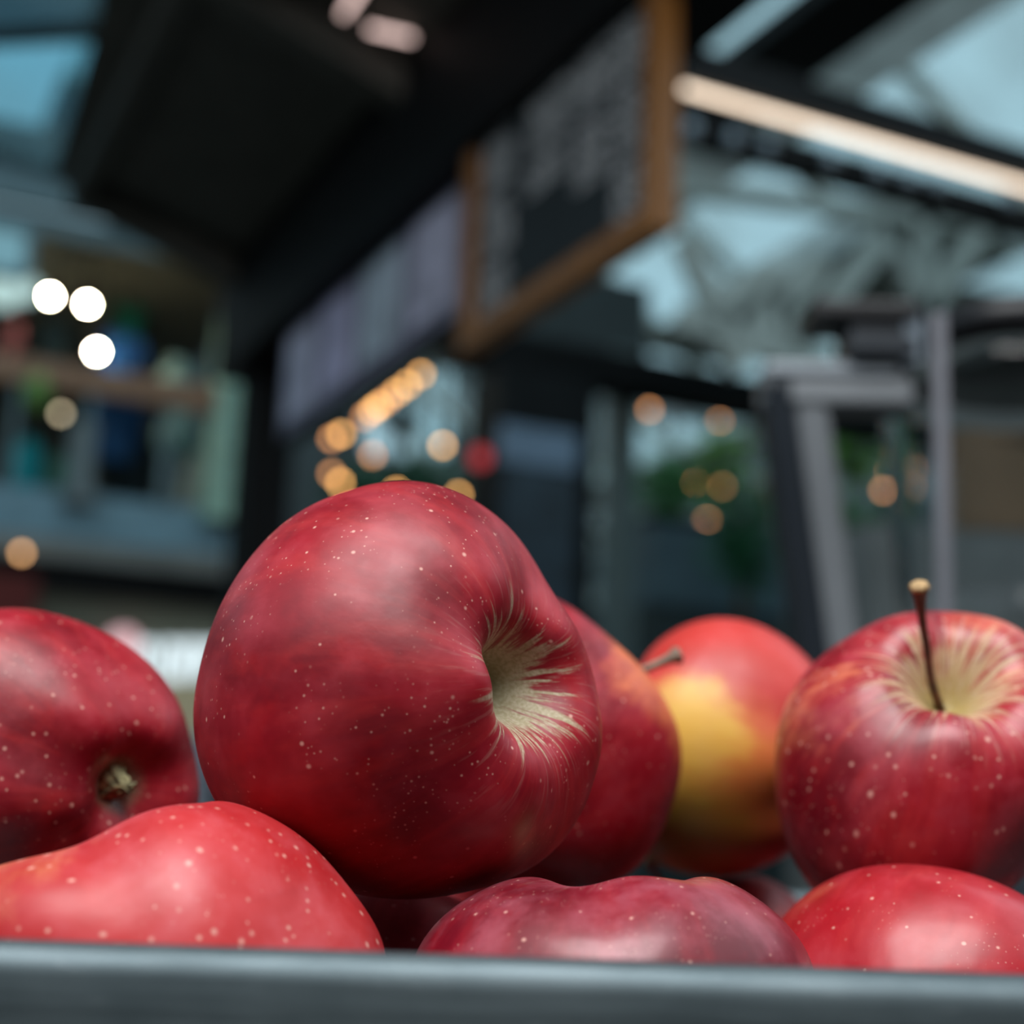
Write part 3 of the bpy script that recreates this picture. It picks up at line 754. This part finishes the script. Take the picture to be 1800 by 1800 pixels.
# ================================================================== APPLES
SHAPE = {
    'A1': [-0.0344, -0.0299, 0.0245, -0.0158, 0.0022, -0.0422, -0.0097, -0.007, 0.0151, 0.0042, 0.0015, 0.0029, 0.0075, 0.0059, 0.0033, 0.0013, 0.0028, 0.001, -0.0008, 0.0014],
    'A2': [0.0201, -0.0459, 0.026, -0.0452, 0.0258, -0.0078, 0.0025, 0.0006, -0.0017, -0.0105],
    'A3': [-0.1039, 0.0673, 0.0674, -0.0497, 0.0033, 0.0239, 0.0167, -0.0293, 0.0285, 0.03, -0.0214, 0.0009, 0.026, 0.0014],
    'A4': [-0.037, -0.132, 0.0165, 0.0292, -0.018, 0.0191, -0.0192, 0.0051, -0.0024, -0.0021, -0.0118, 0.0133, 0.0052, 0.0141],
    'A5': [0.0525, -0.0322, 0.0163, 0.0168, -0.0022, 0.0081, -0.0009, 0.0056, -0.0093, 0.0051],
    'A6': [0.0189, 0.0351, -0.0494, -0.0269, 0.0044, -0.0075, 0.0205, 0.0209, 0.0012, 0.018],
    'A7': [0.028, -0.001, 0.0244, -0.0012, 0.0018, -0.0048, -0.0028, 0.0058, 0.0006, 0.0035],
    'A8': [-0.0455, -0.0881, -0.0642, 0.0881, 0.038, 0.0219, 0.0154, -0.02, 0.0046, 0.0056],
    'A9': [-0.0641, -0.0721, 0.0025, -0.0213, 0.0042, -0.0056, 0.0038, -0.0047, 0.0087, -0.0007],
    'A10': [0.0, 0.0],
}

def apple_base(p, nt=150, nph=220):
    t = np.linspace(0, np.pi, nt)[:, None]; ph = (np.arange(nph) * 2 * np.pi / nph)[None, :]
    t = t + 0 * ph; ph = ph + 0 * t
    rho = np.sin(t) * (1 + p.get('taper', .10) * np.cos(t))
    lp = p.get('lobp', .4)
    wq = np.sin(t) ** .5 * (.55 - .45 * np.cos(t))
    rho = rho * (1 + p.get('lobe', .02) * np.cos(5 * ph + lp) * wq + .018 * np.cos(2 * ph + lp * 2))
    z = p.get('h', .88) * np.cos(t)
    z = z - np.where(t < np.pi / 2, 1, 0) * p.get('ds', .45) * np.exp(-(rho / p.get('ws', .30)) ** 2)
    z = z + np.where(t > np.pi / 2, 1, 0) * p.get('dc', .24) * np.exp(-(rho / p.get('wc', .27)) ** 2)
    z = z + .03 * np.cos(5 * ph + lp + .3) * np.exp(-((rho - .55) / .3) ** 2) * np.sign(np.cos(t))
    return np.stack([rho * np.cos(ph), rho * np.sin(ph), z], -1)
def apple_frame(axis, spin=0):
    a = np.array(axis, float); a /= np.linalg.norm(a)
    hh = np.array([0, 0, 1.]) if abs(a[2]) < .9 else np.array([1., 0, 0])
    u = np.cross(hh, a); u /= np.linalg.norm(u); v = np.cross(a, u)
    c, s = np.cos(spin), np.sin(spin)
    return np.stack([c * u + s * v, -s * u + c * v, a], 1)
MC = np.array(M)                              # camera axes as columns

def apple_material(name, P, B):
    """P: look parameters; B: rows = apple's own axes (world directions are turned into them)"""
    t = NT(name)
    rest = t.n('ShaderNodeAttribute', attribute_name='rest').outputs['Vector']
    sp = t.n('ShaderNodeSeparateXYZ'); t.t.links.new(rest, sp.inputs[0])
    x, y, z = sp.outputs
    rho = t.math('SQRT', t.math('ADD', t.math('MULTIPLY', x, x), t.math('MULTIPLY', y, y)))
    inv = t.math('DIVIDE', 1.0, t.math('ADD', rho, .02))
    cb = t.n('ShaderNodeCombineXYZ')
    t.set(cb.inputs[0], t.math('MULTIPLY', x, inv)); t.set(cb.inputs[1], t.math('MULTIPLY', y, inv)); t.set(cb.inputs[2], t.math('MULTIPLY', z, .35))
    pol = cb.outputs[0]
    seed = P.get('seed', 0.0)
    mp = t.n('ShaderNodeMapping'); t.t.links.new(rest, mp.inputs[0]); mp.inputs['Location'].default_value = (seed, seed * 1.7, -seed)
    rs = mp.outputs[0]
    mp2 = t.n('ShaderNodeMapping'); t.t.links.new(pol, mp2.inputs[0]); mp2.inputs['Location'].default_value = (seed * .7, 0, seed)
    pl_ = mp2.outputs[0]
    broad = t.step(t.noise(rs, 1.5, 4), .33, .68)
    streak = t.noise(pl_, 7.0, 4, .6)
    c = t.mix(broad, P['dark'], P['red'])
    c = t.mix(t.step(streak, .42, .75, 0, P.get('streak', .35)), c, P.get('streakc', (.55, .03, .03, 1)))
    blot = t.step(t.noise(rs, 4.0, 3), .56, .70, 0, P.get('blot', .22))
    c = t.mix(blot, c, P.get('blotc', (.50, .006, .010, 1)))
    # unreddened cheeks: (direction in the camera's axes, cosine limits, colour)
    for d, lo, hi, pc, wob in P.get('cheek', []):
        dv = B @ (MC @ (np.array(d, float) / np.linalg.norm(d)))
        nv = t.n('ShaderNodeVectorMath', operation='NORMALIZE'); t.t.links.new(rest, nv.inputs[0])
        dt = t.n('ShaderNodeVectorMath', operation='DOT_PRODUCT'); t.t.links.new(nv.outputs[0], dt.inputs[0]); dt.inputs[1].default_value = tuple(dv)
        v = t.math('ADD', dt.outputs['Value'], t.math('MULTIPLY', t.math('SUBTRACT', t.noise(rs, 3.2, 4), .5), wob))
        v = t.math('ADD', v, t.math('MULTIPLY', t.math('SUBTRACT', streak, .5), wob * .8))
        c = t.mix(t.step(v, lo, hi), c, pc)
    # lenticels: large pale dots, and a finer dusting
    def dots(scale, rad, keep, soft):
        vo = t.n('ShaderNodeTexVoronoi', {'Scale': scale, 'Randomness': 1.0}, feature='F1')
        t.t.links.new(rs, vo.inputs['Vector'])
        sx = t.n('ShaderNodeSeparateColor'); t.t.links.new(vo.outputs['Color'], sx.inputs[0])
        k_ = t.step(sx.outputs[0], keep - .05, keep + .05)
        rr = t.math('MULTIPLY', t.math('ADD', .55, sx.outputs[1]), rad)
        return t.math('MULTIPLY', t.step(t.math('DIVIDE', vo.outputs['Distance'], rr), 1.0, soft), k_)
    dc_ = P.get('dotc', (.78, .42, .34, 1))
    d1 = t.math('MULTIPLY', dots(P.get('dscale', 12), P.get('drad', .13), P.get('dkeep', .15), .25), P.get('dstr', .75))
    c = t.mix(d1, c, dc_)
    d2 = t.math('MULTIPLY', dots(40, .22, .5, .3), t.step(t.noise(rs, 2.4, 2), .45, .62, 0, P.get('fine', .4)))
    c = t.mix(d2, c, dc_)
    # waxy bloom in cloudy patches
    bl = t.step(t.noise(rs, 3.0, 5, .6), .40, .75, P.get('bloom0', .0), P.get('bloom', .08))
    c = t.mix(bl, c, (.60, .26, .33, 1))
    # russet of the stem basin, thrown out in streaks
    st2 = t.noise(pl_, 9.0, 5, .65)
    edge = t.math('ADD', P.get('rus', .20), t.math('MULTIPLY', t.step(st2, .35, .75), P.get('rusout', .30)))
    upm = t.step(z, .0, .2)
    rm = t.math('MULTIPLY', t.step(t.math('DIVIDE', rho, edge), 1.12, P.get('ruslo', .68)), upm)
    gr = t.noise(rs, 60, 3)
    rc = t.mix(t.step(gr, .3, .7), P.get('rusA', (.36, .31, .15, 1)), P.get('rusB', (.56, .47, .30, 1)))
    rc = t.mix(t.step(rho, .03, P.get('rusdeep', .18)), P.get('rusin', (.22, .22, .07, 1)), rc)
    c = t.mix(t.math('MULTIPLY', rm, P.get('russtr', .9)), c, rc)
    # thin pale halo of russet threads
    th = t.math('MULTIPLY', t.math('MULTIPLY', t.step(t.noise(pl_, 24.0, 3), .55, .66), t.step(rho, .78, .30)), t.math('MULTIPLY', upm, P.get('thread', .35)))
    c = t.mix(th, c, (.62, .46, .38, 1))
    # calyx basin
    dn = t.step(z, .0, -.2)
    cm = t.math('MULTIPLY', t.step(rho, .20, .10), dn)
    c = t.mix(t.math('MULTIPLY', cm, .85), c, t.mix(t.step(gr, .35, .65), (.10, .07, .04, 1), (.30, .27, .17, 1)))
    rough = t.math('ADD', t.step(t.noise(rs, 5, 4), .3, .7, P.get('r0', .42), P.get('r1', .54)), t.math('MULTIPLY', rm, .3))
    hgt = t.math('ADD', t.math('MULTIPLY', t.noise(rs, 9, 3), .5), t.math('MULTIPLY', gr, .06))
    bp = t.n('ShaderNodeBump', {'Strength': .15, 'Distance': .0010, 'Height': hgt})
    t.bsdf(Base_Color=c, Roughness=rough, Specular_IOR_Level=P.get('spec', .5), Normal=bp.outputs[0],
           Coat_Weight=P.get('coat', .08), Coat_Roughness=P.get('coatr', .22), Sheen_Weight=P.get('sheen', .0), Sheen_Roughness=.4, Sheen_Tint=(1, .75, .8, 1))
    return t.m

M_stem = NT('brown_stem')
o_ = M_stem.n('ShaderNodeTexCoord').outputs['Object']
M_stem.bsdf(Base_Color=M_stem.mix(M_stem.step(M_stem.noise(o_, 400, 4), .35, .65), (.045, .013, .008, 1), (.13, .040, .022, 1)), Roughness=.45)
M_stem = M_stem.m
M_stemtip = plain('cut_stem_end', (.42, .27, .13, 1), .8, vary=.4, scale=700)
M_gstem = plain('grey_brown_stem', (.20, .15, .11, 1), .6, vary=.3, scale=300)
M_tan = plain('tan_stem', (.34, .25, .15, 1), .6, vary=.3, scale=300)
FLOOR = CAM.z + ZF

def apple(key, p, label, P, seat=False, stem=None, calyx=False, world=None, nt=150, nph=220):
    V0 = apple_base(p, nt, nph); B = apple_frame(p['axis'], p.get('spin', 0))
    V = V0.reshape(-1, 3) @ B.T * p['R']
    if world is None:
        px, py, Z = p['c']
        c = np.array([(px - 900) / F * Z, -(py - 900) / F * Z, -Z])
        f_ = c / np.linalg.norm(c); r_ = np.cross(f_, [0, 1, 0]); r_ /= np.linalg.norm(r_); u_ = np.cross(r_, f_)
        a, b, d = V @ r_, V @ u_, V @ f_
        ang = np.arctan2(b, a); co = SHAPE[key]; s = np.ones_like(a)
        for k_ in range(len(co) // 2): s += co[2 * k_] * np.cos((k_ + 1) * ang) + co[2 * k_ + 1] * np.sin((k_ + 1) * ang)
        q = np.clip(np.sqrt(a * a + b * b) / p['R'] / .6, 0, 1); q = q * q * (3 - 2 * q); s = 1 + (s - 1) * q
        V = np.outer(a * s, r_) + np.outer(b * s, u_) + np.outer(d, f_)
        cw = CAM + Vector((MC @ c).tolist())
    else:
        cw = Vector(world)
    Vw = V @ MC.T
    if seat:                                   # bottom-layer fruit stands on the tray floor
        lo = cw.z + Vw[:, 2].min(); kz = (cw.z - FLOOR - .0003) / (cw.z - lo)
        Vw[:, 2] = np.where(Vw[:, 2] < 0, Vw[:, 2] * kz, Vw[:, 2])
    me = bpy.data.meshes.new('apple')
    idx = np.arange(nt * nph).reshape(nt, nph)
    top, bot = Vw.reshape(nt, nph, 3)[0].mean(0), Vw.reshape(nt, nph, 3)[-1].mean(0)
    # weld the poles
    verts = np.vstack([top, Vw[nph:-nph], bot]); rest = np.vstack([V0[0].mean(0), V0.reshape(-1, 3)[nph:-nph], V0[-1].mean(0)])
    ii = lambda r, k_: 1 + (r - 1) * nph + k_ % nph
    faces = []
    for k_ in range(nph):
        faces.append((0, ii(1, k_), ii(1, k_ + 1)))
        faces.append((len(verts) - 1, ii(nt - 2, k_ + 1), ii(nt - 2, k_)))
    for r in range(1, nt - 2):
        for k_ in range(nph): faces.append((ii(r, k_), ii(r + 1, k_), ii(r + 1, k_ + 1), ii(r, k_ + 1)))
    me.from_pydata(verts.tolist(), [], faces)
    me.polygons.foreach_set('use_smooth', [True] * len(me.polygons))
    at = me.attributes.new('rest', 'FLOAT_VECTOR', 'POINT'); at.data.foreach_set('vector', rest.astype(np.float32).ravel())
    me.validate(); me.update()
    o = bpy.data.objects.new('apple', me); col.objects.link(o); o.location = cw
    me.materials.append(apple_material('apple_skin', P, (MC @ B).T))
    tag(o, label, 'apple', 'apples in the steel tray')
    axw = Vector((MC @ B[:, 2]).tolist()); tp = Vector(top.tolist()); bt_ = Vector(bot.tolist())
    if stem:
        # stem: list of camera-frame (px, py, depth) after the basin, radii, materials
        pts = [tp - axw * .002] + [(CAM + ray(a_, b_) * z_) - cw for a_, b_, z_ in stem['path']]
        bm = BM()
        fine = []
        P4 = [pts[0]] + pts + [pts[-1]]
        for i in range(1, len(P4) - 2):
            for u in np.linspace(0, 1, 6, endpoint=False):
                p0, p1, p2, p3 = P4[i - 1:i + 3]
                fine.append(.5 * (2 * p1 + (p2 - p0) * u + (2 * p0 - 5 * p1 + 4 * p2 - p3) * u * u + (3 * p1 - p0 - 3 * p2 + p3) * u ** 3))
        fine.append(pts[-1])
        n = len(fine); r0_ = stem['r']
        rad = [r0_ * (1.05 - .25 * math.sin(PI * i / n) + max(0, (i / n - .72) / .28) ** 2 * 1.1) for i in range(n)]
        bm_tube(bm, fine, rad, 14)
        s_ = obj('stem', bm, stem.get('mat', M_stem), None, True); s_.parent = o
        d = (fine[-1] - fine[-3]).normalized()
        bm = BM(); sd = d.orthogonal().normalized(); t2 = d.cross(sd)
        R_ = rad[-1]
        ring = [[bm.verts.new(fine[-1] + d * hh + (sd * math.cos(k_ * PI / 8) + t2 * math.sin(k_ * PI / 8)) * R_ * q * (1 + .12 * math.sin(k_ * 2.3))) for k_ in range(16)] for q, hh in ((1.0, -.0003), (1.12, .0003), (.9, .0012), (.3, .0010))]
        for a_, b_ in zip(ring, ring[1:]):
            for k_ in range(16): bm.faces.new((a_[k_], a_[(k_ + 1) % 16], b_[(k_ + 1) % 16], b_[k_]))
        bm.faces.new(ring[-1]); bm.faces.new(ring[0][::-1])
        e_ = obj('stem_end', bm, stem.get('tip', M_stemtip), None, True); e_.parent = s_
    if calyx:
        bm = BM(); ax = -axw; s1_ = ax.orthogonal().normalized(); s2_ = ax.cross(s1_)
        for k_ in range(7):
            a_ = k_ * 2 * PI / 7 + random.uniform(-.25, .25); dirv = s1_ * math.cos(a_) + s2_ * math.sin(a_); sdv = ax.cross(dirv)
            L = random.uniform(.0085, .0130); base = bt_ + dirv * .0048 - ax * .0006
            prev = None
            for j in range(6):
                u = j / 5; wv = .0030 * (1 - u ** 1.6) + .0002
                cpt = base - dirv * (.0050 * math.sin(u * 2.2)) + ax * (L * u * (1 - .25 * u)) + sdv * random.uniform(-.0004, .0004)
                row_ = [bm.verts.new(cpt + sdv * wv), bm.verts.new(cpt + dirv * .0006), bm.verts.new(cpt - sdv * wv)]
                if prev:
                    for m_ in range(2): bm.faces.new((prev[m_], prev[m_ + 1], row_[m_ + 1], row_[m_]))
                prev = row_
        c_ = obj('calyx', bm, plain('dried_calyx', (.30, .27, .14, 1), .8, vary=.7, scale=500), None, True); c_.parent = o
        md = c_.modifiers.new('thickness', 'SOLIDIFY'); md.thickness = .0004
    return o

RED = dict(dark=(.17, .001, .008, 1), red=(.36, .003, .014, 1))
BRT = dict(dark=(.42, .016, .020, 1), red=(.56, .030, .032, 1))
YEL, ORA, OLI = (.72, .42, .07, 1), (.70, .15, .05, 1), (.42, .32, .03, 1)
apple('A1', dict(c=(700, 1212, .301), R=.0418, axis=(.80, .13, .60), ds=.50, ws=.235, h=.93, taper=.10, spin=.3),
      'large dark red apple on top of the pile, tilted with its pale stem hollow showing', dict(RED, seed=1.3, rus=.17, rusout=.32, fine=.6, thread=.13, rusA=(.40, .35, .20, 1), rusB=(.60, .54, .38, 1), rusin=(.25, .25, .10, 1)))
apple('A2', dict(c=(78, 1335, .345), R=.0362, axis=(-.82, .12, -.56), dc=.30, wc=.26, spin=.2),
      'red apple at the picture edge with its dried calyx turned to the viewer', dict(RED, seed=4.1, dscale=14, dkeep=.05, drad=.17), calyx=True)
apple('A3', dict(c=(330, 1755, .255), R=.0350, axis=(-.55, .72, -.42), spin=.9, ws=.36, ds=.40, lobe=.03),
      'light red speckled apple against the tray rim below the calyx apple', dict(BRT, seed=2.2, dscale=13, dkeep=.08, drad=.19, bloom=.16, cheek=[((-.75, .55, .35), .86, 1.05, (.58, .17, .08, 1), .3)]), seat=True)
apple('A4', dict(c=(1080, 1805, .270), R=.0370, axis=(.03, .90, -.45), spin=.5),
      'wine red apple against the tray rim directly below the large one', dict(dark=(.12, .0, .007, 1), red=(.24, .001, .014, 1), blotc=(.34, .003, .012, 1), streakc=(.36, .01, .02, 1), seed=7.7, coat=.4, coatr=.22, bloom=.2), seat=True)
apple('A5', dict(c=(1600, 1840, .310), R=.0390, axis=(.55, .35, -.75), spin=1.),
      'bright red glossy apple against the tray rim below the stemmed apple', dict(dark=(.27, .001, .006, 1), red=(.41, .003, .012, 1), seed=9.4, coat=.4, coatr=.2), seat=True)
apple('A6', dict(c=(950, 1325, .385), R=.0365, axis=(.62, .40, -.68), spin=.1),
      'red apple with an orange edge tucked right behind the large one', dict(RED, seed=5.6, cheek=[((.80, .50, .15), .80, 1.0, (.66, .15, .05, 1), .3)]),
      stem=dict(path=[(1100, 1195, .385), (1140, 1174, .388), (1188, 1153, .390)], r=.00125, mat=M_gstem, tip=M_gstem))
apple('A7', dict(c=(1275, 1318, .440), R=.0385, axis=(-.80, .15, -.58), spin=.6, lobe=.01),
      'yellow and red apple at the back between two redder ones', dict(dark=(.44, .030, .022, 1), red=(.56, .040, .032, 1), blot=.05, streak=.2, bloom=.05, seed=3.3, dstr=.3, cheek=[((-.32, -.15, .93), .52, 1.0, (.66, .20, .045, 1), .22), ((-.62, -.60, .50), .55, 1.0, OLI, .2), ((-.42, .27, .86), .84, .99, YEL, .14)]))
apple('A8', dict(c=(1642, 1335, .365), R=.0398, axis=(-.02, .80, .60), ds=.46, ws=.30, spin=.2),
      'rosy apple with a long brown stem standing in its tan hollow', dict(RED, seed=6.2, rus=.25, rusout=.46, ruslo=.45, russtr=.85, rusdeep=.30, thread=.45, bloom=.12, coat=.25, streak=.4, rusA=(.50, .36, .17, 1), rusB=(.66, .48, .30, 1), rusin=(.30, .25, .05, 1), drad=.2,
           cheek=[((-.85, .45, .25), .90, 1.12, (.66, .18, .08, 1), .4), ((.6, .8, .0), .80, 1.1, (.62, .13, .07, 1), .4)]),
      stem=dict(path=[(1638, 1200, .352), (1630, 1145, .350), (1621, 1088, .347), (1616, 1034, .344)], r=.00115))
apple('A9', dict(c=(1288, 1735, .445), R=.0360, axis=(-.65, .62, -.3), spin=.4),
      'small glimpse of red apple low in the gap under the yellow and red one', dict(BRT, seed=8.8), seat=True,
      stem=dict(path=[(1172, 1570, .440), (1158, 1542, .438), (1140, 1514, .436)], r=.0011, mat=M_tan, tip=M_tan))
apple('A10', dict(c=(690, 1860, .325), R=.0360, axis=(.2, .3, -.9), spin=.4),
      'shaded maroon apple deep in the gap under the large one', dict(RED, seed=11.), seat=True)
# added fruit underneath: carries the upper layer, closes gaps against stray background light
for (r_, d_, R_, sd_, lb) in ((-.122, .375, .034, 12.3, 'buried apple of the bottom layer under the calyx apple'), (-.075, .340, .030, 16.3, 'buried apple added to close a light gap behind the light red speckled apple'), (-.016, .432, .038, 13.1, 'buried apple of the bottom layer under the orange-edged apple'),
                              (.128, .385, .034, 14.2, 'buried apple of the bottom layer under the stemmed apple'), (.120, .452, .031, 15.2, 'buried apple of the bottom layer at the back of the tray')):
    wz = FLOOR + R_ * 1.0
    wp = local(r_, d_, 0)
    apple('B', dict(R=R_, axis=(.3, .1, -.95), spin=sd_, c=None), lb, dict(RED, seed=sd_), seat=True, world=(wp.x, wp.y, wz), nt=60, nph=90)
